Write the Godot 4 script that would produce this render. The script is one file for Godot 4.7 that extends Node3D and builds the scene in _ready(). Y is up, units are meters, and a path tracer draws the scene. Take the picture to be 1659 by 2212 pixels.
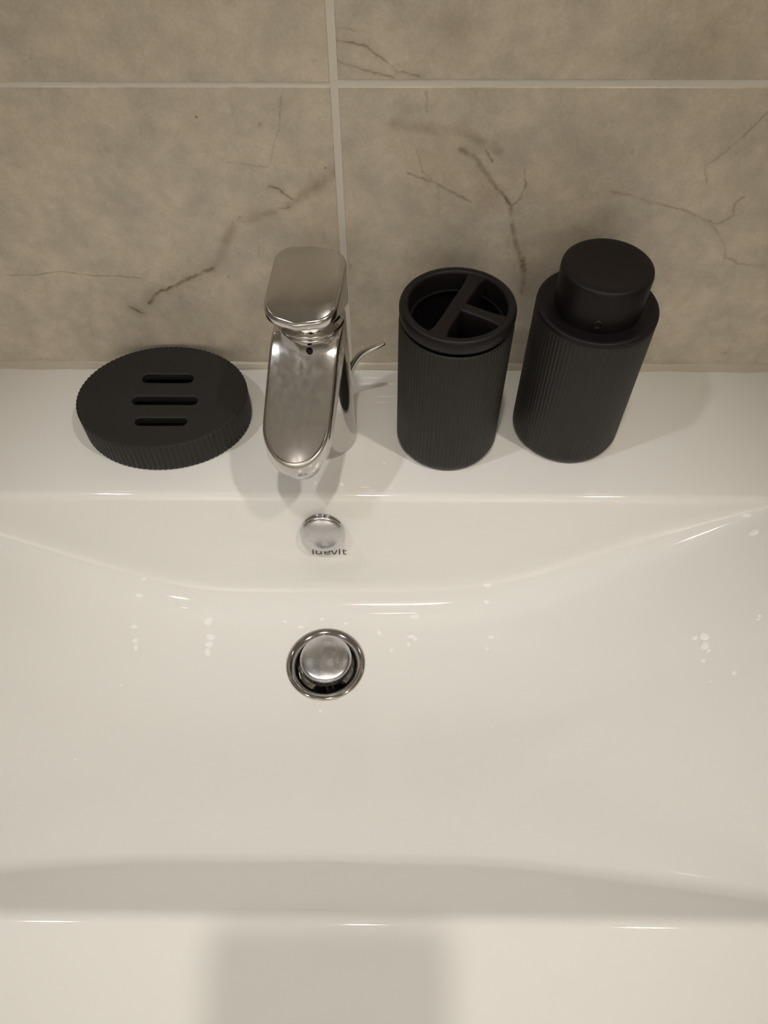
extends Node3D
# A white washbasin with a chrome mixer and black ribbed accessories, seen from above.
# Metres, y up: the basin's deck is y = 0, the tiled wall behind it is z = 0, the viewer is at +z.

const BASIN_X := -0.045      # middle of the basin
const ROOM_LEFT := -1.35
const ROOM_RIGHT := 1.15
const ROOM_FRONT := 2.0
const FLOOR_Y := -0.86
const CEILING_Y := 1.5

var mats := {}
var taken := {}

func _ready() -> void:
	seed(7)
	make_camera()
	make_environment()
	make_materials()
	# --- the room ---
	make_room()
	make_tiled_wall()
	make_sealant()
	make_mirror()
	for k in 5:
		make_downlight(k)
	# --- the things ---
	make_washbasin()
	make_faucet()
	make_soap_dish()
	make_toothbrush_holder()
	make_soap_dispenser()
	make_droplets()
	make_phone()

# ------------------------------------------------------------------ camera, sky, light
func make_camera() -> void:
	var cam := Camera3D.new()
	cam.name = "camera"
	cam.fov = 68.185
	cam.near = 0.01
	cam.far = 20.0
	add_child(cam)
	cam.transform = Transform3D(Basis(Vector3(0.9999, -0.0035, -0.0098), Vector3(-0.0061, 0.5766, -0.8170), Vector3(0.0085, 0.8171, 0.5765)).orthonormalized(), Vector3(0.0, 0.4024, 0.4181))
	cam.current = true

func make_environment() -> void:
	var env := Environment.new()
	env.background_mode = Environment.BG_COLOR
	env.background_color = Color(0.02, 0.02, 0.02)
	env.tonemap_mode = Environment.TONE_MAPPER_LINEAR
	env.tonemap_exposure = 0.675
	env.sdfgi_enabled = true
	env.ssao_enabled = true
	env.ssil_enabled = true
	var we := WorldEnvironment.new()
	we.name = "world_environment"
	we.environment = env
	add_child(we)

# one recessed ceiling spot: its lens, ring and light
const LAMP_AT := [Vector2(-0.74, 0.47), Vector2(-0.05, 0.47), Vector2(0.56, 0.47), Vector2(-0.60, 1.55), Vector2(0.45, 1.55)]
const LAMP_AIM := [Vector3(BASIN_X + 0.03, -0.05, 0.262), Vector3(BASIN_X + 0.03, -0.05, 0.262), Vector3(BASIN_X + 0.03, -0.05, 0.262), Vector3(-0.60, 0.2, 2.0), Vector3(0.45, 0.2, 2.0)]
const LAMP_ANGLE := [15.5, 15.0, 16.5, 58.0, 58.0]
const LAMP_COLOR := [Color(0.97, 0.985, 1.0), Color(1.0, 0.965, 0.915), Color(1.0, 0.96, 0.905), Color(1.0, 0.97, 0.93), Color(1.0, 0.97, 0.93)]
const LAMP_ENERGY := [0.60, 0.82, 0.80, 3.3, 3.3]
const LAMP_LABEL := ["round recessed ceiling spot with the coolest light, over the soap dish end", "round recessed warm ceiling spot over the middle of the basin", "round recessed warm ceiling spot over the soap dispenser end of the basin", "recessed spot washing the facing wall, nearer the left side wall", "recessed spot washing the facing wall, nearer the right side wall"]
func make_downlight(k: int) -> void:
	var t := thing("ceiling_spotlight", LAMP_LABEL[k], "lamp", Vector3(LAMP_AT[k].x, CEILING_Y, LAMP_AT[k].y), "recessed ceiling spots")
	var ring := lathe([Vector2(0.030, -0.001), Vector2(0.030, -0.005), Vector2(0.033, -0.007), Vector2(0.042, -0.005), Vector2(0.045, 0.0)], 40)
	part("trim_ring", ring, mats.white_paint, t)
	var m := StandardMaterial3D.new()
	m.albedo_color = Color(0.9, 0.9, 0.9)
	m.emission_enabled = true
	m.emission = LAMP_COLOR[k]
	m.emission_energy_multiplier = 30.0
	var lens := lathe([Vector2(0.0, -0.0035), Vector2(0.020, -0.003), Vector2(0.0298, -0.0015)], 32)
	part("lamp_lens", lens, m, t)
	var l := SpotLight3D.new()
	l.name = "lamp_glow"
	l.light_color = LAMP_COLOR[k]
	l.light_energy = LAMP_ENERGY[k]
	l.light_size = 0.028
	l.spot_angle = LAMP_ANGLE[k]
	l.spot_angle_attenuation = 1.0
	l.spot_range = 8.0
	l.spot_attenuation = 2.0
	l.shadow_enabled = true
	t.add_child(l)
	l.position = Vector3(0, -0.035, 0)
	l.look_at_from_position(t.position + l.position, LAMP_AIM[k], Vector3(0, 0, -1))

# ------------------------------------------------------------------ helpers
func numbered(called: String) -> String:
	var n: int = taken.get(called, -1) + 1
	taken[called] = n
	return called if n == 0 else "%s_%03d" % [called, n]

func thing(called: String, label: String, category: String, at := Vector3.ZERO, group := "") -> Node3D:
	var o := Node3D.new()
	o.name = numbered(called)
	add_child(o)
	o.position = at
	o.set_meta("label", label)
	o.set_meta("category", category)
	if group != "":
		o.set_meta("group", group)
	return o

func part(called: String, mesh: Mesh, material: Material, parent: Node) -> MeshInstance3D:
	var o := MeshInstance3D.new()
	o.name = called
	o.mesh = mesh
	o.material_override = material
	parent.add_child(o, true)
	return o

func struct(called: String, mesh: Mesh, material: Material, label: String, at := Vector3.ZERO) -> MeshInstance3D:
	var o := part(called, mesh, material, self)
	o.position = at
	o.set_meta("kind", "structure")
	o.set_meta("label", label)
	return o

func box(size: Vector3) -> BoxMesh:
	var b := BoxMesh.new()
	b.size = size
	return b

# surface from rings of points: every ring has the same number of points and is closed round
func loft(rings: Array, sharp := [], closed := true) -> ArrayMesh:
	var st := SurfaceTool.new()
	st.begin(Mesh.PRIMITIVE_TRIANGLES)
	var group := 0
	for i in rings.size() - 1:
		var a: PackedVector3Array = rings[i]
		var b: PackedVector3Array = rings[i + 1]
		if i in sharp:
			group += 1
		st.set_smooth_group(group)
		var n := a.size()
		for j in (n if closed else n - 1):
			var k := (j + 1) % n
			tri(st, a[j], b[k], b[j])
			tri(st, a[j], a[k], b[k])
	st.generate_normals()
	return st.commit()

func tri(st: SurfaceTool, a: Vector3, b: Vector3, c: Vector3) -> void:
	if a.is_equal_approx(b) or b.is_equal_approx(c) or a.is_equal_approx(c):
		return
	st.add_vertex(a)
	st.add_vertex(b)
	st.add_vertex(c)

func ring_of(r: float, y: float, n: int, at := Vector2.ZERO) -> PackedVector3Array:
	var out := PackedVector3Array()
	for j in n:
		var t := TAU * j / n
		out.append(Vector3(at.x + r * cos(t), y, at.y + r * sin(t)))
	return out

# profile of (radius, height) from bottom to top, turned about y
func lathe(profile: Array, n := 64, sharp := []) -> ArrayMesh:
	var rings := []
	for p: Vector2 in profile:
		rings.append(ring_of(p.x, p.y, n))
	return loft(rings, sharp)

# polyline in a plane with its corners rounded: the same number of points whatever the lengths
func rounded(points: Array, radii: Array, steps := 6) -> PackedVector2Array:
	var out := PackedVector2Array()
	var n := points.size()
	for i in n:
		var r: float = radii[i]
		var p: Vector2 = points[i]
		if i == 0 or i == n - 1 or r <= 0.0:
			out.append(p)
			continue
		var a: Vector2 = points[i - 1]
		var b: Vector2 = points[i + 1]
		var da := (a - p).normalized()
		var db := (b - p).normalized()
		var half := acos(clampf(da.dot(db), -0.99999, 0.99999)) * 0.5
		var cut := minf(r / tan(half), 0.48 * minf(a.distance_to(p), b.distance_to(p)))
		for s in steps + 1:
			var t := float(s) / steps
			var q0 := p + da * cut
			var q1 := p + db * cut
			# a circular arc through q0 and q1, tangent to both sides
			var rr := cut * tan(half)
			var c := p + (da + db).normalized() * (rr / maxf(sin(half), 1e-5))
			var v0 := q0 - c
			var v1 := q1 - c
			var ang := v0.angle_to(v1)
			out.append(c + v0.rotated(ang * t))
	return out

# closed outline swept straight up: bottom and top edges rounded; heights by callables of (x, z)
func plate(outline: PackedVector2Array, bottom: Callable, top: Callable, round_r: float, steps := 4) -> ArrayMesh:
	var rings := []
	var c := Vector2.ZERO
	for p in outline:
		c += p / outline.size()
	var n := outline.size()
	var inward := PackedVector2Array()
	for i in n:
		var t := (outline[(i + 1) % n] - outline[(i - 1 + n) % n]).normalized()
		var nn := Vector2(-t.y, t.x)
		if nn.dot(c - outline[i]) < 0.0:
			nn = -nn
		inward.append(nn)
	var spec := []
	spec.append([1e9, 0, 0.0])
	for s in steps + 1:
		var a := PI * 0.5 * s / steps
		spec.append([round_r * (1.0 - sin(a)), 0, round_r * (1.0 - cos(a))])
	for s in steps + 1:
		var a := PI * 0.5 * s / steps
		spec.append([round_r * (1.0 - cos(a)), 1, -round_r * (1.0 - sin(a))])
	for share in [0.35, 0.7, 1.0]:
		spec.append([share, 2, 0.0])
	for e in spec:
		var ring := PackedVector3Array()
		for i in n:
			var q: Vector2
			if e[0] > 1e8:
				q = c
			elif e[1] == 2:
				q = (outline[i] + inward[i] * round_r).lerp(c, e[0])
			else:
				q = outline[i] + inward[i] * float(e[0])
			var y: float = (bottom.call(q) if e[1] == 0 else top.call(q)) + e[2]
			ring.append(Vector3(q.x, y, q.y))
		rings.append(ring)
	return loft(rings)

# ------------------------------------------------------------------ materials
func plain(color: Color, rough: float, metal := 0.0, spec := 0.5) -> StandardMaterial3D:
	var m := StandardMaterial3D.new()
	m.albedo_color = color
	m.roughness = rough
	m.metallic = metal
	m.metallic_specular = spec
	return m

func noise_texture(freq: float, lo: Color, hi: Color, octaves := 4, size := 512, sd := 3) -> NoiseTexture2D:
	var n := FastNoiseLite.new()
	n.seed = sd
	n.noise_type = FastNoiseLite.TYPE_SIMPLEX_SMOOTH
	n.frequency = freq
	n.fractal_octaves = octaves
	var g := Gradient.new()
	g.set_color(0, lo)
	g.set_color(1, hi)
	var t := NoiseTexture2D.new()
	t.width = size
	t.height = size
	t.seamless = true
	t.noise = n
	t.color_ramp = g
	return t

func make_materials() -> void:
	mats.ceramic = plain(Color(0.945, 0.942, 0.93), 0.06)
	mats.white_paint = plain(Color(0.86, 0.85, 0.83), 0.6)
	mats.grout = plain(Color(0.90, 0.88, 0.84), 0.85)
	mats.silicone = plain(Color(0.80, 0.77, 0.70), 0.4)
	mats.floor_tile = plain(Color(0.45, 0.42, 0.38), 0.4)
	mats.plain_tile = plain(Color(0.70, 0.67, 0.62), 0.4)
	# chrome: smears of lime and soap make it rougher in places
	var chrome := plain(Color(0.80, 0.79, 0.78), 0.10, 1.0)
	chrome.roughness_texture = noise_texture(0.012, Color(0.6, 0.6, 0.6), Color(1.0, 1.0, 1.0), 5, 512, 11)
	chrome.uv1_triplanar = true
	chrome.uv1_scale = Vector3(12, 12, 12)
	mats.chrome = chrome
	# the spout and lever are hazed by dried water
	var hazed: StandardMaterial3D = chrome.duplicate()
	hazed.roughness = 0.2
	hazed.roughness_texture = noise_texture(0.03, Color(0.45, 0.45, 0.45), Color(1.0, 1.0, 1.0), 5, 512, 14)
	mats.hazed_chrome = hazed
	var worn := plain(Color(0.82, 0.82, 0.83), 0.30, 1.0)
	worn.roughness_texture = noise_texture(0.02, Color(0.75, 0.75, 0.75), Color(1.0, 1.0, 1.0), 5, 512, 12)
	worn.uv1_triplanar = true
	worn.uv1_scale = Vector3(20, 20, 20)
	mats.worn_chrome = worn
	var black := plain(Color(0.155, 0.145, 0.135), 0.5, 0.0, 0.4)
	mats.black_ribbed = black
	mats.black_plate = plain(Color(0.168, 0.160, 0.152), 0.55, 0.0, 0.35)
	mats.black_lid = plain(Color(0.095, 0.078, 0.082), 0.45, 0.0, 0.35)
	mats.black_hole = plain(Color(0.05, 0.05, 0.05), 0.8)
	mats.ink = plain(Color(0.34, 0.32, 0.30), 0.5)
	mats.dirt = plain(Color(0.25, 0.2, 0.14), 0.8)
	var water := plain(Color(1, 1, 1), 0.0)
	water.refraction_enabled = true
	water.refraction_scale = 0.033
	mats.water = water

# ------------------------------------------------------------------ the room
func make_room() -> void:
	var w := ROOM_RIGHT - ROOM_LEFT
	var cx := (ROOM_RIGHT + ROOM_LEFT) * 0.5
	var h := CEILING_Y - FLOOR_Y
	var cy := (CEILING_Y + FLOOR_Y) * 0.5
	struct("floor", box(Vector3(w + 0.2, 0.1, ROOM_FRONT + 0.2)), mats.floor_tile, "grey brown tiled bathroom floor", Vector3(cx, FLOOR_Y - 0.05, ROOM_FRONT * 0.5))
	struct("ceiling", box(Vector3(w + 0.2, 0.1, ROOM_FRONT + 0.2)), mats.white_paint, "white painted bathroom ceiling", Vector3(cx, CEILING_Y + 0.05, ROOM_FRONT * 0.5))
	struct("wall_left", box(Vector3(0.1, h, ROOM_FRONT)), mats.plain_tile, "beige side wall by the soap dish end", Vector3(ROOM_LEFT - 0.05, cy, ROOM_FRONT * 0.5))
	struct("wall_right", box(Vector3(0.1, h, ROOM_FRONT)), mats.plain_tile, "beige side wall by the dispenser end", Vector3(ROOM_RIGHT + 0.05, cy, ROOM_FRONT * 0.5))
	struct("wall_front", box(Vector3(w + 0.2, h, 0.1)), mats.white_paint, "white painted wall facing the washbasin", Vector3(cx, cy, ROOM_FRONT + 0.05))

# marbled print of one tile: clouds, grain and the veins given in metres on the wall
const TILE := 0.3
func tile_texture(origin: Vector2, veins: Array, spots: Array, sd: int) -> ImageTexture:
	var n := 1024
	var layers := []
	for k in 4:
		var f := FastNoiseLite.new()
		f.seed = sd * 10 + k
		f.noise_type = FastNoiseLite.TYPE_SIMPLEX_SMOOTH
		f.frequency = [0.006, 0.022, 0.11, 0.012][k]
		f.fractal_octaves = [4, 4, 2, 5][k]
		if k == 3:
			f.fractal_type = FastNoiseLite.FRACTAL_RIDGED
		layers.append(f.get_image(n, n, false, false, true).get_data())
	var ink := PackedFloat32Array()
	ink.resize(n * n)
	var per := n / TILE
	var wob := FastNoiseLite.new()
	wob.seed = sd + 77
	wob.frequency = 0.05
	# a wide faint stain follows each strong vein
	var lines := veins.duplicate()
	for v in veins:
		if v[2] >= 0.4:
			lines.append([v[0], v[1] * 3.6 + 0.0008, v[2] * 0.20])
	for v in lines:
		var pts: Array = v[0]
		for i in pts.size() - 1:
			var a: Vector2 = (pts[i] - origin) * per
			var b: Vector2 = (pts[i + 1] - origin) * per
			var wide: float = v[1] * per
			var reach := wide * 2.6 + 4.0
			for py in range(maxi(0, int(minf(a.y, b.y) - reach)), mini(n, int(maxf(a.y, b.y) + reach))):
				for px in range(maxi(0, int(minf(a.x, b.x) - reach)), mini(n, int(maxf(a.x, b.x) + reach))):
					var q := Vector2(px + 3.0 * wob.get_noise_2d(px, py), py + 3.0 * wob.get_noise_2d(py + 900, px))
					var ab := b - a
					var t := clampf((q - a).dot(ab) / maxf(ab.length_squared(), 0.01), 0.0, 1.0)
					var d := q.distance_to(a + ab * t) / wide
					if d < 2.4:
						var broken := clampf(0.68 + 0.9 * wob.get_noise_2d(px * 0.35 + 300, py * 0.35) + 0.25 * wob.get_noise_2d(px * 1.4, py * 1.4 + 80), 0.15, 1.0)
						var s: float = v[2] * exp(-d * d * 1.4) * broken
						var at := py * n + px
						ink[at] = maxf(ink[at], s)
	for sp in spots:
		var a: Vector2 = (sp[0] - origin) * per
		var wide: float = sp[1] * per
		for py in range(maxi(0, int(a.y - wide * 3)), mini(n, int(a.y + wide * 3))):
			for px in range(maxi(0, int(a.x - wide * 3)), mini(n, int(a.x + wide * 3))):
				var d := Vector2(px, py).distance_to(a) / wide * (1.0 + 0.5 * wob.get_noise_2d(px * 1.5, py * 1.5))
				var at := py * n + px
				ink[at] = maxf(ink[at], sp[2] * exp(-d * d))
	var bytes := PackedByteArray()
	bytes.resize(n * n * 3)
	var l0: PackedByteArray = layers[0]
	var l1: PackedByteArray = layers[1]
	var l2: PackedByteArray = layers[2]
	var l3: PackedByteArray = layers[3]
	for i in n * n:
		var tone := (l0[i] - 128) * 0.085 + (l1[i] - 128) * 0.06 + (l2[i] - 128) * 0.045
		var warm := (l0[i] - 128) * 0.02
		var thread := maxf(0.0, l3[i] - 215.0) * 0.22
		var k := ink[i]
		var fade := tone - thread
		# y of the texture runs upwards in wall metres; rows are flipped by the uv
		bytes[i * 3] = clampi(int((212.0 + fade + warm) * (1.0 - k) + 92.0 * k), 0, 255)
		bytes[i * 3 + 1] = clampi(int((202.0 + fade) * (1.0 - k) + 74.0 * k), 0, 255)
		bytes[i * 3 + 2] = clampi(int((184.0 + fade - warm) * (1.0 - k) + 50.0 * k), 0, 255)
	var img := Image.create_from_data(n, n, false, Image.FORMAT_RGB8, bytes)
	return ImageTexture.create_from_image(img)

func tile_material(tex: Texture2D) -> StandardMaterial3D:
	var m := plain(Color(1, 1, 1), 0.34, 0.0, 0.5)
	m.albedo_texture = tex
	m.roughness_texture = mats.tile_rough
	m.texture_filter = BaseMaterial3D.TEXTURE_FILTER_LINEAR
	m.texture_repeat = true
	return m

# one tile: a slab with bevelled edges, its face at z = 0; uv in wall metres from its own texture's origin
func tile_mesh(lo: Vector2, hi: Vector2, uv_origin: Vector2) -> ArrayMesh:
	var st := SurfaceTool.new()
	st.begin(Mesh.PRIMITIVE_TRIANGLES)
	st.set_smooth_group(-1)
	var b := 0.0009
	var corners := func(i: float, z: float) -> Array:
		return [Vector3(lo.x + i, lo.y + i, z), Vector3(lo.x + i, hi.y - i, z), Vector3(hi.x - i, hi.y - i, z), Vector3(hi.x - i, lo.y + i, z)]
	var rings := [corners.call(0.0, -0.008), corners.call(0.0, -b), corners.call(b, 0.0)]
	var quad := func(p: Vector3, q: Vector3, r: Vector3, s: Vector3) -> void:
		for v: Vector3 in [p, q, r, p, r, s]:
			st.set_uv((Vector2(v.x, v.y) - uv_origin) / TILE)
			st.add_vertex(v)
	quad.call(rings[2][0], rings[2][1], rings[2][2], rings[2][3])
	for k in 2:
		for j in 4:
			var m := (j + 1) % 4
			quad.call(rings[k + 1][j], rings[k][j], rings[k][m], rings[k + 1][m])
	st.generate_normals()
	return st.commit()

# vein: [points in metres on the wall, half width, strength]
func make_tiled_wall() -> void:
	var rough := noise_texture(0.01, Color(0.7, 0.7, 0.7), Color(1.0, 1.0, 1.0), 4, 512, 5)
	mats.tile_rough = rough
	var joint := Vector2(-0.0314, 0.2052)
	var veins_left := [
		[[Vector2(-0.1678, 0.0587), Vector2(-0.1646, 0.0615), Vector2(-0.1598, 0.0678), Vector2(-0.1494, 0.0717), Vector2(-0.1385, 0.0782), Vector2(-0.1300, 0.0819), Vector2(-0.1181, 0.0875)], 0.0016, 0.62],
		[[Vector2(-0.1181, 0.0875), Vector2(-0.1122, 0.0947), Vector2(-0.1050, 0.1103), Vector2(-0.0955, 0.1235), Vector2(-0.0823, 0.1252), Vector2(-0.0643, 0.1322), Vector2(-0.0583, 0.1362), Vector2(-0.0405, 0.1498), Vector2(-0.0358, 0.1548)], 0.0038, 0.30],
		[[Vector2(-0.1831, 0.0558), Vector2(-0.1782, 0.0526), Vector2(-0.1747, 0.0497)], 0.0008, 0.70],
		[[Vector2(-0.2619, 0.0814), Vector2(-0.2385, 0.0815), Vector2(-0.2203, 0.0849), Vector2(-0.1998, 0.0813), Vector2(-0.1843, 0.0813), Vector2(-0.1678, 0.0792)], 0.0006, 0.35],
		[[Vector2(-0.0739, 0.1459), Vector2(-0.0685, 0.1444), Vector2(-0.0648, 0.1408), Vector2(-0.0605, 0.1368)], 0.0008, 0.50],
		[[Vector2(-0.0585, 0.2039), Vector2(-0.0609, 0.1967), Vector2(-0.0630, 0.1828), Vector2(-0.0682, 0.1695), Vector2(-0.0713, 0.1598)], 0.0006, 0.22],
		[[Vector2(-0.0961, 0.1612), Vector2(-0.0816, 0.1592), Vector2(-0.0724, 0.1578)], 0.0006, 0.20],
		[[Vector2(-0.0695, 0.1315), Vector2(-0.0632, 0.1319)], 0.0009, 0.75],
		[[Vector2(-0.1003, 0.1206), Vector2(-0.0944, 0.1251)], 0.0016, 0.50],
		[[Vector2(-0.1510, 0.0717), Vector2(-0.1465, 0.0732)], 0.0012, 0.80],
		[[Vector2(-0.2169, 0.0226), Vector2(-0.2150, 0.0442), Vector2(-0.1984, 0.0605)], 0.0006, 0.12],
		[[Vector2(-0.0846, 0.1187), Vector2(-0.0865, 0.0948)], 0.0006, 0.12],
	]
	var spots_left := [[Vector2(-0.1086, 0.1870), 0.0006, 0.9], [Vector2(-0.0392, 0.1575), 0.0006, 0.6], [Vector2(-0.0740, 0.1830), 0.0012, 0.3], [Vector2(-0.109, 0.0810), 0.0007, 0.4], [Vector2(-0.0800, 0.207), 0.0010, 0.5], [Vector2(-0.08, 0.125), 0.010, 0.10]]
	var veins_right := [
		[[Vector2(0.0388, 0.1684), Vector2(0.0471, 0.1643), Vector2(0.0548, 0.1544), Vector2(0.0613, 0.1456), Vector2(0.0675, 0.1396), Vector2(0.0717, 0.1335), Vector2(0.0740, 0.1224), Vector2(0.0792, 0.1059), Vector2(0.0836, 0.0954), Vector2(0.0879, 0.0810), Vector2(0.0874, 0.0696)], 0.0022, 0.42],
		[[Vector2(0.0717, 0.1335), Vector2(0.0775, 0.1381), Vector2(0.0789, 0.1472), Vector2(0.0766, 0.1573)], 0.0009, 0.45],
		[[Vector2(0.0533, 0.1684), Vector2(0.0573, 0.1615)], 0.0011, 0.75],
		[[Vector2(0.0087, 0.1543), Vector2(0.0253, 0.1485), Vector2(0.0353, 0.1426), Vector2(0.0469, 0.1365)], 0.0010, 0.35],
		[[Vector2(0.0137, 0.1683), Vector2(0.0174, 0.1557), Vector2(0.0268, 0.1470), Vector2(0.0278, 0.1380)], 0.0009, 0.25],
		[[Vector2(0.1307, 0.1428), Vector2(0.1423, 0.1408), Vector2(0.1560, 0.1362), Vector2(0.1787, 0.1307), Vector2(0.1921, 0.1244), Vector2(0.2017, 0.1212), Vector2(0.2094, 0.1277), Vector2(0.2064, 0.1354), Vector2(0.2105, 0.1394)], 0.0009, 0.28],
		[[Vector2(0.1851, 0.1489), Vector2(0.1808, 0.1590), Vector2(0.1855, 0.1632), Vector2(0.1962, 0.1768), Vector2(0.2044, 0.1909)], 0.0009, 0.25],
		[[Vector2(0.1955, 0.1228), Vector2(0.2041, 0.1147), Vector2(0.2114, 0.1063), Vector2(0.2146, 0.0977), Vector2(0.2255, 0.0924), Vector2(0.2427, 0.0907)], 0.0009, 0.25],
		[[Vector2(0.0177, 0.2004), Vector2(0.0186, 0.1906)], 0.0009, 0.30],
		[[Vector2(0.0675, 0.1396), Vector2(0.0717, 0.1335)], 0.0010, 0.75],
		[[Vector2(0.0004, 0.1829), Vector2(0.0393, 0.1791), Vector2(0.0614, 0.1671)], 0.0040, 0.25],
		[[Vector2(0.0845, 0.0954), Vector2(0.0879, 0.0810)], 0.0024, 0.70],
		[[Vector2(0.2452, 0.0143), Vector2(0.2469, 0.0171)], 0.0011, 0.75],
	]
	var spots_right := [[Vector2(0.0600, 0.1400), 0.0100, 0.20], [Vector2(0.0690, 0.0680), 0.0055, 0.24], [Vector2(0.0250, 0.1650), 0.016, 0.08], [Vector2(0.0700, 0.1550), 0.014, 0.09]]
	var veins_upper := [
		[[Vector2(-0.0305, 0.2267), Vector2(-0.0141, 0.2234), Vector2(0.0026, 0.2111), Vector2(0.0137, 0.2087)], 0.0008, 0.45],
		[[Vector2(-0.0311, 0.2167), Vector2(-0.0120, 0.2110), Vector2(0.0002, 0.2080)], 0.0008, 0.40],
		[[Vector2(-0.0279, 0.2320), Vector2(-0.0139, 0.2299)], 0.0006, 0.20],
	]
	var tex_left := tile_material(tile_texture(joint - Vector2(TILE, TILE), veins_left, spots_left, 1))
	var tex_right := tile_material(tile_texture(joint - Vector2(0.0, TILE), veins_right, spots_right, 2))
	var tex_upper := tile_material(tile_texture(joint, veins_upper, [[Vector2(0.03, 0.232), 0.012, 0.12], [Vector2(0.16, 0.225), 0.02, 0.12]], 3))
	var wall := struct("wall_back", box(Vector3(ROOM_RIGHT - ROOM_LEFT, CEILING_Y - FLOOR_Y, 0.1)), mats.grout, "tiled wall behind the washbasin, beige veined tiles with pale joints", Vector3((ROOM_RIGHT + ROOM_LEFT) * 0.5, (CEILING_Y + FLOOR_Y) * 0.5, -0.0505))
	# tiles 0.6 wide and 0.3 high, laid in straight columns; the columns' joints differ a little in height
	var left_x := [ROOM_LEFT, joint.x - 1.2, joint.x - 0.6, joint.x, joint.x + 0.6]
	for c in 5:
		var x0: float = left_x[c]
		var x1: float = (joint.x - 1.2) if c == 0 else minf(x0 + 0.6, ROOM_RIGHT)
		for r in range(-4, 5):
			var y0 := joint.y + (r - 1) * TILE
			var y1 := y0 + TILE
			if y0 > CEILING_Y or y1 < FLOOR_Y:
				continue
			var lo := Vector2(x0 + 0.00175, maxf(y0 + 0.0014, FLOOR_Y))
			var hi := Vector2(x1 - 0.00175, minf(y1 - 0.0014, CEILING_Y))
			var mat: Material = tex_upper
			var origin := joint + Vector2(0.17 * c, 0.11 * r)
			if c == 2:
				# this column's tiles sit slightly lower above and higher below: a thinner joint
				lo.y = maxf(y0 - 0.0001, FLOOR_Y)
				hi.y = minf(y1 - 0.0014, CEILING_Y)
			if c == 2 and r == 0:
				mat = tex_left
				origin = joint - Vector2(TILE, TILE)
			elif c == 3 and r == 0:
				mat = tex_right
				origin = joint - Vector2(0.0, TILE)
			elif c == 3 and r == 1:
				origin = joint
			var t := part("tile", tile_mesh(lo, hi, origin), mat, wall)
			t.position = -wall.position

func make_sealant() -> void:
	var rings := []
	var n := 60
	for i in n + 1:
		var x := BASIN_X - 0.345 + 0.69 * i / n
		var k := 1.0 + 0.10 * sin(i * 0.7) + 0.07 * sin(i * 1.9)
		var ring := PackedVector3Array()
		for p: Vector2 in [Vector2(-0.0005, -0.0005), Vector2(-0.0005, 0.0046 * k), Vector2(0.0006, 0.0044 * k), Vector2(0.0019, 0.0028 * k), Vector2(0.0035 * k, 0.0010), Vector2(0.0044 * k, 0.0002), Vector2(0.0042 * k, -0.0006)]:
			ring.append(Vector3(x, p.y, p.x))
		rings.append(ring)
	struct("trim_1", loft(rings), mats.silicone, "bead of off white sealant where the basin meets the tiled wall")

func make_mirror() -> void:
	var t := thing("wall_mirror", "large frameless wall mirror hung on the tiles above the washbasin", "mirror", Vector3(BASIN_X, 0.268, 0.0))
	var slab := part("backing", box(Vector3(0.96, 0.68, 0.003)), mats.white_paint, t)
	slab.position = Vector3(0, 0.35, 0.0015)
	var glass := part("mirror_glass", box(Vector3(1.0, 0.72, 0.005)), plain(Color(0.93, 0.94, 0.93), 0.0, 1.0), t)
	glass.position = Vector3(0, 0.36, 0.0056)

# ------------------------------------------------------------------ the washbasin
const DRAIN := Vector2(-0.0440, 0.2030)
const DEPTH := 0.087
func bowl_depth(x: float) -> float:
	var s := (absf(x - BASIN_X) - 0.11) / 0.02
	var soft := s if s > 20.0 else log(1.0 + exp(s))
	return maxf(DEPTH - 0.44 * 0.02 * soft, 0.0012)

func basin_profile(x: float) -> PackedVector2Array:
	var d := bowl_depth(x)
	var df := maxf(d * 0.62, 0.001)
	var pts := [Vector2(0.0006, -0.14), Vector2(0.0006, 0.0), Vector2(0.1225, 0.0), Vector2(0.1225 + 0.29 * d, -d), Vector2(0.240 - 0.3 * (DEPTH - d), -d * 0.955), Vector2(0.368 - 0.63 * df, -df), Vector2(0.368, 0.0), Vector2(0.475, -0.026), Vector2(0.470, -0.14)]
	var line := rounded(pts, [0.0, 0.002, 0.0065, 0.022, 0.16, 0.014, 0.0065, 0.012, 0.0], 10)
	# even out the long straight runs
	var out := PackedVector2Array()
	for i in line.size() - 1:
		out.append(line[i])
		var n: int = {0: 4, 11: 10, 22: 12, 33: 70, 44: 24, 55: 10, 66: 10, 77: 4}.get(i, 1)
		for k in range(1, n):
			out.append(line[i].lerp(line[i + 1], float(k) / n))
	out.append(line[line.size() - 1])
	return out

# height of the bowl's floor under a point
func floor_height(p: Vector2) -> float:
	var prof := basin_profile(p.x)
	for i in prof.size() - 1:
		if prof[i].y < -0.05 and prof[i].x <= p.y and prof[i + 1].x > p.y:
			return lerpf(prof[i].y, prof[i + 1].y, (p.y - prof[i].x) / (prof[i + 1].x - prof[i].x))
	return 0.0

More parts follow.
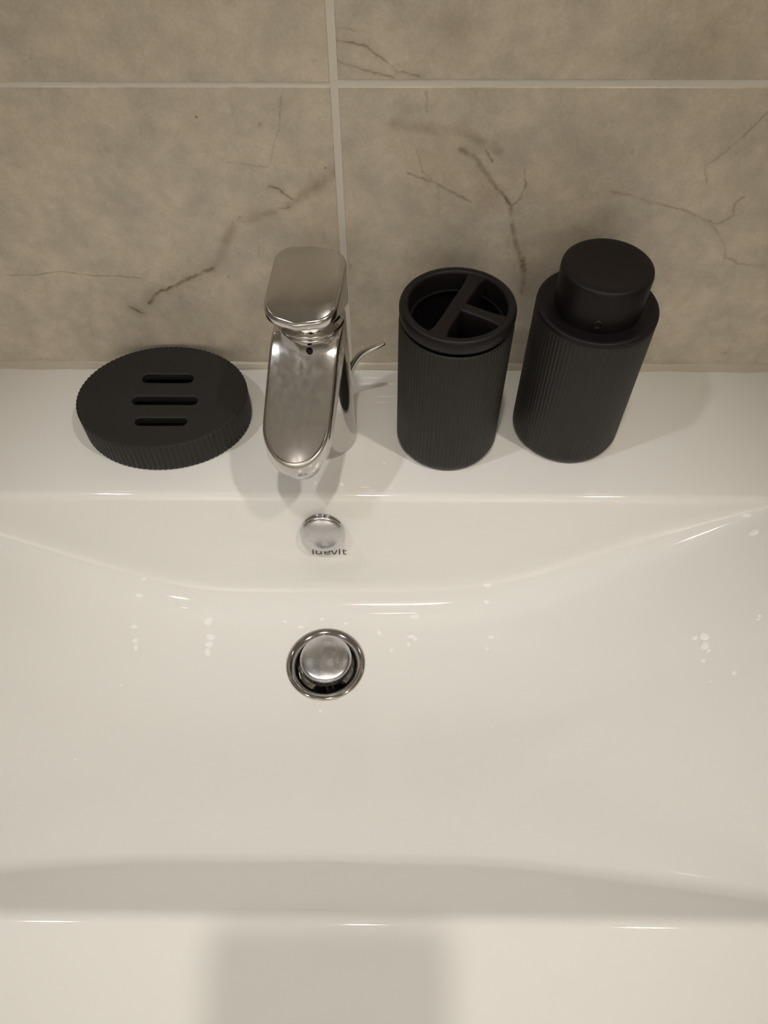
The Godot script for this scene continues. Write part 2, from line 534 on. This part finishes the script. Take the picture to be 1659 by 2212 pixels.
func make_washbasin() -> void:
	var t := thing("washbasin", "white glazed ceramic washbasin with a wide shallow bowl set against the tiled wall", "washbasin")
	var xs := PackedFloat32Array()
	var x := BASIN_X - 0.345
	while x < BASIN_X + 0.3449:
		xs.append(x)
		x += 0.0012 if absf(x - DRAIN.x) < 0.032 else 0.004
	xs.append(BASIN_X + 0.345)
	var st := SurfaceTool.new()
	st.begin(Mesh.PRIMITIVE_TRIANGLES)
	st.set_smooth_group(0)
	var count := 0
	for xx in xs:
		var prof := basin_profile(xx)
		count = prof.size()
		for p in prof:
			var y := p.y
			var r := Vector2(xx, p.x).distance_to(DRAIN)
			if r < 0.0225 and p.y < -0.04 and p.y > -0.135:
				y -= 0.035
			st.add_vertex(Vector3(xx, y, p.x))
	for i in xs.size() - 1:
		for j in count - 1:
			var a := i * count + j
			var b := a + count
			for v in [a, b, b + 1, a, b + 1, a + 1]:
				st.add_index(v)
	st.generate_normals()
	part("bowl", st.commit(), mats.ceramic, t)
	# the underside and both ends
	var under := SurfaceTool.new()
	under.begin(Mesh.PRIMITIVE_TRIANGLES)
	under.set_smooth_group(-1)
	for side in [0, xs.size() - 1]:
		var prof := basin_profile(xs[side])
		for j in range(1, count - 1):
			for v: Vector2 in [prof[0], prof[j], prof[j + 1]]:
				under.add_vertex(Vector3(xs[side], v.y, v.x))
	var lo := xs[0]
	var hi := xs[xs.size() - 1]
	for v: Vector3 in [Vector3(lo, -0.14, 0.0006), Vector3(hi, -0.14, 0.470), Vector3(lo, -0.14, 0.470), Vector3(lo, -0.14, 0.0006), Vector3(hi, -0.14, 0.0006), Vector3(hi, -0.14, 0.470)]:
		under.add_vertex(v)
	under.generate_normals()
	part("underside", under.commit(), mats.ceramic, t)

	# pop-up waste: flange, throat and raised plug
	var flange := part("waste_flange", lathe([Vector2(0.0190, -0.030), Vector2(0.0192, -0.006), Vector2(0.0198, -0.0022), Vector2(0.0212, -0.0004), Vector2(0.0235, 0.0009), Vector2(0.0258, 0.0016), Vector2(0.0268, 0.0015), Vector2(0.0273, 0.0008), Vector2(0.0274, -0.001)].map(func(v): return v), 72), mats.chrome, t)
	flange.set_meta("label", "polished chrome ring of the waste")
	var y_back := floor_height(DRAIN + Vector2(0.004, -0.027))
	var y_front := floor_height(DRAIN + Vector2(0.004, 0.027))
	var lean := Basis(Vector3.RIGHT, -atan2(y_front - y_back, 0.054))
	flange.transform = Transform3D(lean, Vector3(DRAIN.x, (y_back + y_front) * 0.5 + 0.0002, DRAIN.y))
	var floor_disc := part("waste_throat", lathe([Vector2(0.0, -0.029), Vector2(0.0192, -0.029)], 40), mats.chrome, flange)
	floor_disc.position = Vector3.ZERO
	var plug := part("waste_plug", lathe([Vector2(0.0, -0.003), Vector2(0.0160, -0.005), Vector2(0.0175, -0.0036), Vector2(0.0177, 0.0024), Vector2(0.0174, 0.0036), Vector2(0.0165, 0.0043), Vector2(0.0150, 0.0048), Vector2(0.0110, 0.0056), Vector2(0.0060, 0.0061), Vector2(0.0, 0.0063)], 72), mats.worn_chrome, t)
	plug.set_meta("label", "dulled metal push plug")
	plug.transform = Transform3D(lean, flange.position + Vector3(0.0004, 0.0040, -0.0006))
	var stem := part("plug_stem", lathe([Vector2(0.005, -0.025), Vector2(0.005, -0.002)], 20), mats.chrome, plug)
	stem.position = Vector3.ZERO

	# overflow cover on the steep back wall
	var n := Vector3(0, 0.29, 1.0).normalized()
	var tilt := Basis(Vector3.RIGHT, n, Vector3.RIGHT.cross(n))
	var seat := part("overflow_ring", lathe([Vector2(0.0105, 0.0), Vector2(0.0142, 0.0), Vector2(0.0147, 0.0012), Vector2(0.0142, 0.0022), Vector2(0.0120, 0.0026), Vector2(0.0112, 0.0045), Vector2(0.0090, 0.0050)], 56), mats.chrome, t)
	seat.transform = Transform3D(tilt, Vector3(-0.0462, -0.0268, 0.1225 + 0.29 * 0.0268))
	var cover := part("overflow_cover", lathe([Vector2(0.0100, 0.0040), Vector2(0.0142, 0.0042), Vector2(0.0150, 0.0047), Vector2(0.0151, 0.0053), Vector2(0.0146, 0.0060), Vector2(0.0125, 0.0071), Vector2(0.0095, 0.0080), Vector2(0.0055, 0.0087), Vector2(0.0, 0.0090)], 72), mats.worn_chrome, t)
	cover.transform = seat.transform
	cover.set_meta("label", "domed metal cover over the overflow hole")

	# the maker's lettering printed below the overflow, half hidden by its cover
	var text := TextMesh.new()
	text.text = "idevit"
	var font := SystemFont.new()
	font.font_names = PackedStringArray(["Droid Sans"])
	text.font = font
	text.font_size = 32
	text.pixel_size = 0.00021
	text.depth = 0.0002
	text.curve_step = 1.0
	var print_ := part("maker_lettering", text, mats.ink, t)
	print_.set_meta("label", "grey lettering partly hidden by the overflow cover")
	var b := Basis(Vector3.RIGHT, Vector3.RIGHT.cross(n) * -1.0, n)
	print_.transform = Transform3D(b * Basis.from_scale(Vector3(1.5, 1.0, 1.0)), Vector3(-0.0430, -0.0462, 0.1225 + 0.29 * 0.0462 + 0.0001))

# ------------------------------------------------------------------ the mixer tap
func stadium(z0: float, r0: float, z1: float, r1: float, n := 24) -> PackedVector2Array:
	var out := PackedVector2Array()
	for i in n + 1:
		var a := PI * i / n
		out.append(Vector2(r1 * cos(a), z1 + r1 * sin(a)))
	for i in n + 1:
		var a := PI + PI * i / n
		out.append(Vector2(r0 * cos(a), z0 + r0 * sin(a)))
	# points along the straight sides
	var dense := PackedVector2Array()
	for i in out.size():
		var p := out[i]
		var q := out[(i + 1) % out.size()]
		var k := maxi(1, int(p.distance_to(q) / 0.004))
		for s in k:
			dense.append(p.lerp(q, float(s) / k))
	return dense

func make_faucet() -> void:
	var t := thing("basin_tap", "chrome single lever mixer tap between the soap dish and the toothbrush holder", "tap", Vector3(-0.0477, 0, 0.0671))
	t.rotation.y = deg_to_rad(-7.3)
	# column
	var col := [Vector2(0.0, -0.0002), Vector2(0.0230, -0.0002), Vector2(0.0238, 0.0008), Vector2(0.0238, 0.0030)]
	for i in 12:
		var h := 0.006 + 0.096 * i / 11.0
		col.append(Vector2(lerpf(0.0236, 0.0207, h / 0.102), h))
	col.append_array([Vector2(0.0203, 0.1032), Vector2(0.0196, 0.1040), Vector2(0.0, 0.1042)])
	part("body", lathe(col, 80), mats.chrome, t)
	# spout: a tongue that runs forward and down from the column
	var tongue := stadium(0.0, 0.0206, 0.0570, 0.0200)
	var bottom := func(p: Vector2) -> float:
		return 0.085 - 0.49 * maxf(p.y, 0.0)
	var top := func(p: Vector2) -> float:
		var y: float = 0.1040 - 0.80 * (p.y - 0.0195)
		# eases into the level top of the column
		return -0.003 * log(exp(-y / 0.003) + exp(-0.1045 / 0.003))
	part("spout", plate(tongue, bottom, top, 0.0022), mats.hazed_chrome, t)
	# aerator under the tip
	var aer := part("aerator", lathe([Vector2(0.0, 0.0006), Vector2(0.0100, 0.0), Vector2(0.0118, 0.0), Vector2(0.0124, 0.0008), Vector2(0.0124, 0.019), Vector2(0.0118, 0.0196)], 48), mats.worn_chrome, t)
	aer.position = Vector3(0, 0.0378, 0.0590)
	# collar and cartridge dome
	part("collar", lathe([Vector2(0.0190, 0.1030), Vector2(0.0205, 0.1040), Vector2(0.0207, 0.1054), Vector2(0.0200, 0.1066), Vector2(0.0186, 0.1074), Vector2(0.0178, 0.1090), Vector2(0.0160, 0.1120), Vector2(0.012, 0.115), Vector2(0.0, 0.1155)], 72), mats.chrome, t)
	# lever: a wedge, thick over the column and thin at its front lip
	var outline := PackedVector2Array()
	var corner := rounded([Vector2(0.0, 0.0345), Vector2(0.0205, 0.0290), Vector2(0.0210, -0.0205), Vector2(0.0, -0.0228)], [0.0, 0.0150, 0.0120, 0.0], 12)
	for p in corner:
		outline.append(p)
	for i in range(corner.size() - 2, 0, -1):
		outline.append(Vector2(-corner[i].x, corner[i].y))
	var lever_top := func(p: Vector2) -> float:
		return 0.1335 - 0.168 * p.y
	var lever_bottom := func(p: Vector2) -> float:
		# close over the collar at the back, rising under the front overhang
		var s := clampf((p.y + 0.006) / 0.030, 0.0, 1.0)
		return lerpf(0.1068, 0.1225, s * s * (3.0 - 2.0 * s)) - 0.02 * maxf(p.y - 0.024, 0.0)
	part("lever", plate(outline, lever_bottom, lever_top, 0.0020), mats.hazed_chrome, t)
	# hot and cold mark
	var dot := part("indicator_dot", lathe([Vector2(0.0, -0.001), Vector2(0.0019, -0.001), Vector2(0.0019, 0.0004), Vector2(0.0, 0.0006)], 20), mats.black_hole, t)
	dot.transform = Transform3D(Basis(Vector3.RIGHT, 0.675), Vector3(0.0036, 0.1003, 0.0242))
	# the pop-up rod behind the column, bent outwards at its end
	var rod := part("lift_rod", tube([Vector3(0.010, 0.0, -0.030), Vector3(0.012, 0.020, -0.031), Vector3(0.0170, 0.036, -0.0325), Vector3(0.0230, 0.046, -0.034), Vector3(0.0330, 0.0515, -0.0365), Vector3(0.0385, 0.0540, -0.038)], [0.0026, 0.0026, 0.0026, 0.0024, 0.0018, 0.0010]), mats.chrome, t)
	rod.set_meta("label", "thin bent pop-up rod")

func tube(points: Array, radii: Array, n := 16) -> ArrayMesh:
	var curve := Curve3D.new()
	for i in points.size():
		var a: Vector3 = points[maxi(i - 1, 0)]
		var b: Vector3 = points[mini(i + 1, points.size() - 1)]
		var h := (b - a) / 6.0
		curve.add_point(points[i], -h, h)
	var rings := []
	var steps := 8 * (points.size() - 1)
	for s in steps + 1:
		var f := float(s) / 8.0
		var i := mini(int(f), points.size() - 2)
		var p := curve.sample(i, f - i)
		var q := curve.sample(i, minf(f - i + 0.02, 1.0)) - curve.sample(i, maxf(f - i - 0.02, 0.0))
		var r := lerpf(radii[i], radii[i + 1], f - i)
		var d := q.normalized()
		var u := d.cross(Vector3(0, 0, 1)).normalized()
		var w := d.cross(u)
		if s == 0 or s == steps:
			var dotring := PackedVector3Array()
			for j in n:
				dotring.append(p)
			if s == 0:
				rings.append(dotring)
		var ring := PackedVector3Array()
		for j in n:
			ring.append(p + (u * cos(TAU * j / n) + w * sin(TAU * j / n)) * r)
		rings.append(ring)
		if s == steps:
			var e := PackedVector3Array()
			for j in n:
				e.append(p + d * r * 0.6)
			rings.append(e)
	return loft(rings)

# ------------------------------------------------------------------ black ribbed set
# a ring with ribs: rounded reeds of the given height, on an ellipse
func ribbed_ring(a: float, b: float, y: float, ribs: int, height: float, per := 8) -> PackedVector3Array:
	var out := PackedVector3Array()
	var n := ribs * per
	# even spacing along the ellipse's edge
	var arc := [0.0]
	for i in n * 2:
		var t0 := TAU * i / (n * 2)
		var t1 := TAU * (i + 1) / (n * 2)
		arc.append(arc[i] + Vector2(a * cos(t0), b * sin(t0)).distance_to(Vector2(a * cos(t1), b * sin(t1))))
	var k := 0
	for j in n:
		var want: float = arc[n * 2] * j / n
		while arc[k + 1] < want:
			k += 1
		var t: float = TAU * (k + (want - arc[k]) / (arc[k + 1] - arc[k])) / (n * 2)
		var rib := absf(sin(PI * j / per))
		var cut := height * (1.0 - sqrt(rib))
		var nrm := Vector2(cos(t) / a, sin(t) / b).normalized()
		out.append(Vector3(a * cos(t) - nrm.x * cut, y, b * sin(t) - nrm.y * cut))
	return out

func make_soap_dish() -> void:
	var t := thing("soap_dish", "low oval black soap dish with a ribbed rim and three drain slots", "soap dish", Vector3(-0.1581, 0, 0.0526))
	var a := 0.0588
	var b := 0.0485
	var h := 0.0232
	var rings := []
	var spec := [[-0.004, 0.0, 0.0], [-0.0012, 0.0, 0.0005], [-0.0003, 0.0006, 0.0006], [0.0, 0.002, 0.0009], [0.0, h - 0.0010, 0.0009], [-0.0002, h - 0.0003, 0.0009], [-0.0006, h, 0.0008], [-0.0030, h, 0.0], [-0.0032, h - 0.006, 0.0], [-0.0032, 0.0012, 0.0]]
	for s in spec:
		rings.append(ribbed_ring(a + s[0], b + s[0], s[1], 92, s[2]))
	part("ribbed_wall", loft(rings), mats.black_ribbed, t)
	# tray: a dished oval plate with three rounded slots cut through
	var slots := [[Vector2(0.0001, -0.0187), 0.0182, 0.0041], [Vector2(0.0016, 0.0025), 0.0228, 0.0039], [Vector2(0.0026, 0.0222), 0.0178, 0.0036]]
	var edge_a := a - 0.0011
	var edge_b := b - 0.0011
	var height := func(p: Vector2) -> float:
		var q := Vector2(p.x / edge_a, p.y / edge_b).length()
		var s := clampf((q - 0.2) / 0.8, 0.0, 1.0)
		var lip := clampf((q - 0.955) / 0.045, 0.0, 1.0)
		return h + 0.0006 - 0.0034 * (1.0 - s * s * s) - 0.0006 * lip * lip
	var pts := PackedVector2Array()
	for k in range(0, 30):
		var q := k / 29.0
		if k > 24:
			q = 0.955 + 0.045 * (k - 25) / 4.0
		else:
			q = 0.955 * k / 25.0
		var n := maxi(1, int(120 * q)) if k < 25 else 128
		for j in n:
			var ang := TAU * (j + 0.5 * (k % 2)) / n
			var p := Vector2(edge_a * q * cos(ang), edge_b * q * sin(ang))
			var clear := true
			for s in slots:
				if slot_distance(p, s) < 0.0022:
					clear = false
			if clear:
				pts.append(p)
	var outlines := []
	for s in slots:
		for off in [0.0, 0.0005, 0.0012]:
			var line := slot_line(s, off)
			if off == 0.0:
				outlines.append(line)
			pts.append_array(line)
	var tris := Geometry2D.triangulate_delaunay(pts)
	var st := SurfaceTool.new()
	st.begin(Mesh.PRIMITIVE_TRIANGLES)
	st.set_smooth_group(1)
	var lift := func(p: Vector2) -> Vector3:
		var y: float = height.call(p)
		for s in slots:
			var d := slot_distance(p, s)
			if d < 0.0011:
				y -= 0.0006 * pow(1.0 - d / 0.0011, 2.0)
		return Vector3(p.x, y, p.y)
	for i in range(0, tris.size(), 3):
		var p := [pts[tris[i]], pts[tris[i + 1]], pts[tris[i + 2]]]
		var mid: Vector2 = (p[0] + p[1] + p[2]) / 3.0
		var inside := false
		for s in slots:
			if slot_distance(mid, s) < -0.00002:
				inside = true
		if inside:
			continue
		var v := [lift.call(p[0]), lift.call(p[1]), lift.call(p[2])]
		if (v[1] - v[0]).cross(v[2] - v[0]).y > 0.0:
			tri(st, v[0], v[2], v[1])
		else:
			tri(st, v[0], v[1], v[2])
	st.set_smooth_group(2)
	for line: PackedVector2Array in outlines:
		for i in line.size():
			var p := line[i]
			var q := line[(i + 1) % line.size()]
			var a0: Vector3 = lift.call(p)
			var a1: Vector3 = lift.call(q)
			var b0 := a0 + Vector3(0, -0.005, 0)
			var b1 := a1 + Vector3(0, -0.005, 0)
			tri(st, a0, a1, b1)
			tri(st, a0, b1, b0)
	st.generate_normals()
	part("slotted_tray", st.commit(), mats.black_plate, t)
	part("base", lathe_oval(a - 0.003, b - 0.003, 0.0010, 0.0022), mats.black_plate, t)

func lathe_oval(a: float, b: float, y0: float, y1: float) -> ArrayMesh:
	var rings := []
	for s: Vector2 in [Vector2(0.0, y0), Vector2(1.0, y0), Vector2(1.0, y1), Vector2(0.0, y1)]:
		var ring := PackedVector3Array()
		for j in 72:
			ring.append(Vector3(a * s.x * cos(TAU * j / 72), s.y, b * s.x * sin(TAU * j / 72)))
		rings.append(ring)
	return loft(rings, [1, 2])

func slot_distance(p: Vector2, s: Array) -> float:
	var c: Vector2 = s[0]
	var half: float = s[1] - s[2]
	var q := Vector2(maxf(absf(p.x - c.x) - half, 0.0), p.y - c.y)
	return q.length() - s[2]

func slot_line(s: Array, off: float) -> PackedVector2Array:
	var out := PackedVector2Array()
	var c: Vector2 = s[0]
	var half: float = s[1] - s[2]
	var r: float = s[2] + off
	for i in 13:
		var ang := -PI * 0.5 + PI * i / 12.0
		out.append(c + Vector2(half + r * cos(ang), r * sin(ang)))
	for i in range(1, 24):
		out.append(c + Vector2(half - 2.0 * half * i / 24.0, r))
	for i in 13:
		var ang := PI * 0.5 + PI * i / 12.0
		out.append(c + Vector2(-half + r * cos(ang), r * sin(ang)))
	for i in range(1, 24):
		out.append(c + Vector2(-half + 2.0 * half * i / 24.0, -r))
	return out

func make_toothbrush_holder() -> void:
	var t := thing("toothbrush_holder", "black ribbed toothbrush holder with an open three way divided top", "toothbrush holder", Vector3(0.0384, 0, 0.0671))
	var r := 0.0343
	var top := 0.1035
	var rings := []
	for s in [[0.0, 0.0006, 0.0], [r - 0.006, 0.0, 0.0], [r - 0.0028, 0.0006, 0.0002], [r - 0.0010, 0.0024, 0.0004], [r, 0.0060, 0.0005], [r, top - 0.0015, 0.0005], [r - 0.0004, top - 0.0004, 0.0003], [r - 0.0012, top, 0.0], [r - 0.0030, top - 0.0006, 0.0], [r - 0.0032, top - 0.01, 0.0], [r - 0.0032, 0.004, 0.0], [0.0, 0.004, 0.0]]:
		rings.append(ribbed_ring(maxf(s[0], 1e-6), maxf(s[0], 1e-6), s[1], 84, s[2]))
	part("ribbed_cup", loft(rings), mats.black_ribbed, t)
	# lid: a collar with rounded rim and two crossing bars
	var lid := lathe([Vector2(r - 0.0075, 0.1020), Vector2(r - 0.0036, 0.1020), Vector2(r - 0.0026, 0.1042), Vector2(r - 0.0008, 0.1062), Vector2(r - 0.0001, 0.1090), Vector2(r - 0.0001, 0.1128), Vector2(r - 0.0006, 0.1143), Vector2(r - 0.0018, 0.1150), Vector2(r - 0.0042, 0.1150), Vector2(r - 0.0052, 0.1144), Vector2(r - 0.0056, 0.1130), Vector2(r - 0.0060, 0.0950), Vector2(r - 0.0068, 0.0200), Vector2(r - 0.0080, 0.0200)], 96)
	var lid_part := part("divider_lid", lid, mats.black_lid, t)
	var main_dir := Vector2(-0.0236, 0.0485).normalized()
	var cross_dir := Vector2(0.0216, 0.0121).normalized()
	part("long_bar", bar(Vector2(-0.0004, 0.0), main_dir, r - 0.0048, -(r - 0.0048), 0.0044), mats.black_lid, lid_part)
	part("short_bar", bar(Vector2(-0.0004, 0.0), cross_dir, r - 0.0048, 0.003, 0.0037), mats.black_lid, lid_part)

# a bar with a softened top edge, from the middle outwards along a direction
func bar(c: Vector2, dir: Vector2, to: float, from: float, half: float) -> ArrayMesh:
	var side := Vector2(-dir.y, dir.x)
	var rings := []
	var steps := 10
	for i in steps + 1:
		var f := lerpf(from, to, float(i) / steps)
		var p := c + dir * f
		# widens where it joins the rim
		var w := half * (1.0 + 0.5 * pow(absf(f) / to, 8.0))
		var ring := PackedVector3Array()
		for q: Vector2 in [Vector2(-w, 0.045), Vector2(-w, 0.1128), Vector2(-w + 0.0004, 0.1138), Vector2(-w + 0.0014, 0.1143), Vector2(w - 0.0014, 0.1143), Vector2(w - 0.0004, 0.1138), Vector2(w, 0.1128), Vector2(w, 0.045)]:
			ring.append(Vector3(p.x + side.x * q.x, q.y, p.y + side.y * q.x))
		rings.append(ring)
	return loft(rings)

func make_soap_dispenser() -> void:
	var t := thing("soap_dispenser", "tall black ribbed soap dispenser with a round push down pump head", "soap dispenser", Vector3(0.1218, 0, 0.0583))
	var r := 0.0361
	var rings := []
	for s in [[0.0, 0.0006, 0.0], [r - 0.006, 0.0, 0.0], [r - 0.0028, 0.0006, 0.0002], [r - 0.0010, 0.0024, 0.0003], [r, 0.0060, 0.0004], [r, 0.1020, 0.0004], [r, 0.1040, 0.0001], [r - 0.0004, 0.1050, 0.0], [r - 0.0020, 0.1052, 0.0], [0.0, 0.1052, 0.0]]:
		rings.append(ribbed_ring(maxf(s[0], 1e-6), maxf(s[0], 1e-6), s[1], 88, s[2]))
	part("ribbed_bottle", loft(rings), mats.black_ribbed, t)
	var shoulder := lathe([Vector2(r - 0.0030, 0.1050), Vector2(r - 0.0002, 0.1052), Vector2(r, 0.1060), Vector2(r - 0.0002, 0.1072), Vector2(r - 0.0010, 0.1078), Vector2(r - 0.0030, 0.1078), Vector2(r - 0.0050, 0.1072), Vector2(0.0272, 0.1066), Vector2(0.0, 0.1066)], 96)
	part("shoulder", shoulder, mats.black_lid, t)
	var c := 0.0262
	var head := part("pump_head", lathe([Vector2(c - 0.0006, 0.1064), Vector2(c - 0.0004, 0.1100), Vector2(c, 0.1320), Vector2(c - 0.0004, 0.1337), Vector2(c - 0.0014, 0.1346), Vector2(c - 0.0030, 0.1348), Vector2(c - 0.0070, 0.1343), Vector2(0.012, 0.1337), Vector2(0.0, 0.1334)], 96), mats.black_lid, t)
	# the small round outlet low on the front of the head
	var noz := part("nozzle", lathe([Vector2(0.0, 0.0002), Vector2(0.0014, 0.0002), Vector2(0.0016, 0.0012), Vector2(0.0024, 0.0014), Vector2(0.0030, 0.0008), Vector2(0.0032, -0.002)].duplicate(), 28), mats.black_lid, head)
	var d := Vector3(-0.20, 0, 1).normalized()
	noz.transform = Transform3D(Basis(d.cross(Vector3.UP), d, Vector3.UP).orthonormalized(), d * (c - 0.0006) + Vector3(0, 0.1135, 0))

# ------------------------------------------------------------------ water left on the glaze
# height of the basin's upper surface under a point (x, z)
func surface_height(p: Vector2) -> float:
	var prof := basin_profile(p.x)
	for i in range(4, prof.size() - 1):
		if prof[i].x <= p.y and prof[i + 1].x > p.y:
			return lerpf(prof[i].y, prof[i + 1].y, (p.y - prof[i].x) / (prof[i + 1].x - prof[i].x))
	return 0.0

func surface_normal(p: Vector2) -> Vector3:
	var e := 0.0008
	var dx := surface_height(p + Vector2(e, 0)) - surface_height(p - Vector2(e, 0))
	var dz := surface_height(p + Vector2(0, e)) - surface_height(p - Vector2(0, e))
	return Vector3(-dx, 2.0 * e, -dz).normalized()

# [x, z, radius, stretch along x, stretch down the slope]
const DROPS := [
	[-0.0502, 0.1102, 0.00121, 1.0, 1.4], [-0.0327, 0.1112, 0.00152, 1.0, 1.3], [-0.1766, 0.1462, 0.00152, 1.0, 1.0], [-0.1789, 0.1568, 0.00182, 1.3, 1.0], [-0.1297, 0.1715, 0.00273, 1.0, 1.4], [-0.1262, 0.1838, 0.00273, 1.2, 1.0],
	[-0.1263, 0.1896, 0.00273, 1.0, 1.0], [-0.1264, 0.1957, 0.00212, 1.0, 1.5], [-0.1778, 0.1815, 0.00152, 1.4, 1.0], [-0.1752, 0.1919, 0.00182, 1.0, 1.3], [-0.1737, 0.1969, 0.00152, 1.0, 1.4], [0.0180, 0.1657, 0.00242, 1.2, 1.0],
	[0.0151, 0.1817, 0.00182, 1.5, 0.8], [0.0180, 0.1839, 0.00152, 1.0, 1.0], [0.0131, 0.1882, 0.00121, 1.0, 1.6], [0.0011, 0.1922, 0.00121, 1.0, 1.5], [0.0699, 0.1469, 0.00182, 1.4, 1.0], [0.0691, 0.1572, 0.00182, 1.3, 1.0],
	[0.0703, 0.1849, 0.00152, 1.4, 1.0], [0.0672, 0.1935, 0.00121, 1.0, 1.0], [0.1958, 0.2073, 0.00303, 1.0, 1.0], [0.1948, 0.2135, 0.00273, 1.0, 1.1], [0.1960, 0.2171, 0.00152, 1.0, 1.0], [0.1922, 0.2233, 0.00121, 1.0, 1.5],
	[0.1907, 0.2076, 0.00182, 1.0, 1.0], [0.2058, 0.2340, 0.00152, 1.0, 1.0], [0.1927, 0.2373, 0.00091, 1.0, 1.0], [0.2271, 0.1998, 0.00121, 1.0, 1.0], [0.2259, 0.2020, 0.00121, 1.0, 1.0], [0.2377, 0.1409, 0.00242, 1.4, 1.0],
	[0.2363, 0.1278, 0.00182, 1.6, 1.0], [-0.0489, 0.1681, 0.00152, 1.2, 1.0], [-0.0634, 0.1747, 0.00152, 1.3, 1.0], [-0.0311, 0.1714, 0.00152, 1.4, 1.0], [-0.0753, 0.1703, 0.00121, 1.0, 1.0], [-0.0075, 0.1787, 0.00152, 1.0, 1.4],
	[-0.0456, 0.2375, 0.00091, 1.0, 1.0], [-0.1773, 0.2249, 0.00091, 1.0, 1.0], [-0.1898, 0.2782, 0.00091, 1.0, 1.0], [-0.0044, 0.0932, 0.00091, 1.0, 1.0], [-0.0156, 0.0119, 0.00073, 14.0, 1.0], [-0.0103, 0.0180, 0.00103, 13.0, 1.0],
	[-0.0033, 0.0307, 0.00067, 12.0, 1.0], [-0.0067, 0.0368, 0.00048, 12.0, 1.0], [-0.0166, 0.1142, 0.00055, 7.0, 1.0], [-0.0134, 0.1164, 0.00055, 9.0, 1.0],
]

func make_droplets() -> void:
	var rng := RandomNumberGenerator.new()
	rng.seed = 21
	var shapes := []
	for k in 4:
		var tall: float = [0.34, 0.42, 0.28, 0.38][k]
		var rings := []
		for i in 7:
			var a := PI * 0.5 * i / 6.0
			var ring := PackedVector3Array()
			for j in 20:
				var t := TAU * j / 20
				var wob := 1.0 + 0.10 * sin(2.0 * t + k) + 0.06 * sin(3.0 * t + 2.0 * k)
				ring.append(Vector3(cos(t) * cos(a) * wob, sin(a) * tall - 0.04, sin(t) * cos(a) * wob))
			rings.append(ring)
		shapes.append(loft(rings))
	for d in DROPS:
		var p := Vector2(d[0], d[1])
		var o := part(numbered("water_droplet"), shapes[rng.randi() % 4], mats.water, self)
		var on_deck := p.y < 0.118
		var streak: bool = d[3] > 3.0
		o.set_meta("category", "water droplet")
		if streak:
			o.set_meta("label", "thin streak of clear water lying along the basin deck beside the tap")
			o.set_meta("group", "water streaks on the deck")
		elif on_deck:
			o.set_meta("label", "tiny clear water droplet on the flat basin deck in front of the tap")
			o.set_meta("group", "droplets on the deck")
		else:
			var near := "beside the chrome waste ring"
			var where := "droplets round the waste"
			if p.distance_to(DRAIN) > 0.045:
				if p.x < -0.075:
					near = "in the bowl below the soap dish"
					where = "droplets below the soap dish"
				elif p.x > 0.11:
					near = "on the bowl's side slope below the soap dispenser"
					where = "droplets below the soap dispenser"
				else:
					near = "on the bowl floor below the toothbrush holder"
					where = "droplets below the toothbrush holder"
			o.set_meta("label", "small clear water droplet " + near)
			o.set_meta("group", where)
		var n := surface_normal(p)
		var x := Vector3.RIGHT.slide(n).normalized()
		o.transform = Transform3D(Basis(x * d[2] * d[3], n * d[2] * (0.45 if streak else 1.0), x.cross(n) * d[2] * d[4]), Vector3(p.x, surface_height(p), p.y))

# ------------------------------------------------------------------ the phone that takes the picture; it shades the front rim
func make_phone() -> void:
	var t := thing("phone", "black phone held face up over the front rim of the basin, shading it", "phone")
	var right := Vector3(0.9999, -0.0035, -0.0098)
	var up := Vector3(-0.0061, 0.5766, -0.8170)
	var back := Vector3(0.0085, 0.8171, 0.5765)
	t.transform = Transform3D(Basis(right, back, -up).orthonormalized(), Vector3(0.0, 0.4024, 0.4181) + back * 0.006)
	var half := rounded([Vector2(-0.0340, -0.0290), Vector2(0.0065, -0.0290), Vector2(0.0065, 0.1290), Vector2(-0.0340, 0.1290)], [0.0, 0.008, 0.008, 0.0], 6)
	var outline := PackedVector2Array()
	for p in half:
		outline.append(p)
	for i in range(half.size() - 2, 0, -1):
		outline.append(Vector2(-0.068 - half[i].x, half[i].y))
	var low := func(_p: Vector2) -> float: return 0.0
	var high := func(_p: Vector2) -> float: return 0.0085
	part("phone_body", plate(outline, low, high, 0.002), mats.black_lid, t)
	var ring := part("lens_ring", lathe([Vector2(0.0040, -0.0014), Vector2(0.0062, -0.0014), Vector2(0.0066, -0.0008), Vector2(0.0066, 0.001)], 32), mats.black_plate, t)
	ring.position = Vector3(0, 0, 0)
	var screen := part("screen_glass", box(Vector3(0.068, 0.0006, 0.142)), plain(Color(0.02, 0.02, 0.025), 0.08), t)
	screen.position = Vector3(-0.034, 0.0086, 0.050)
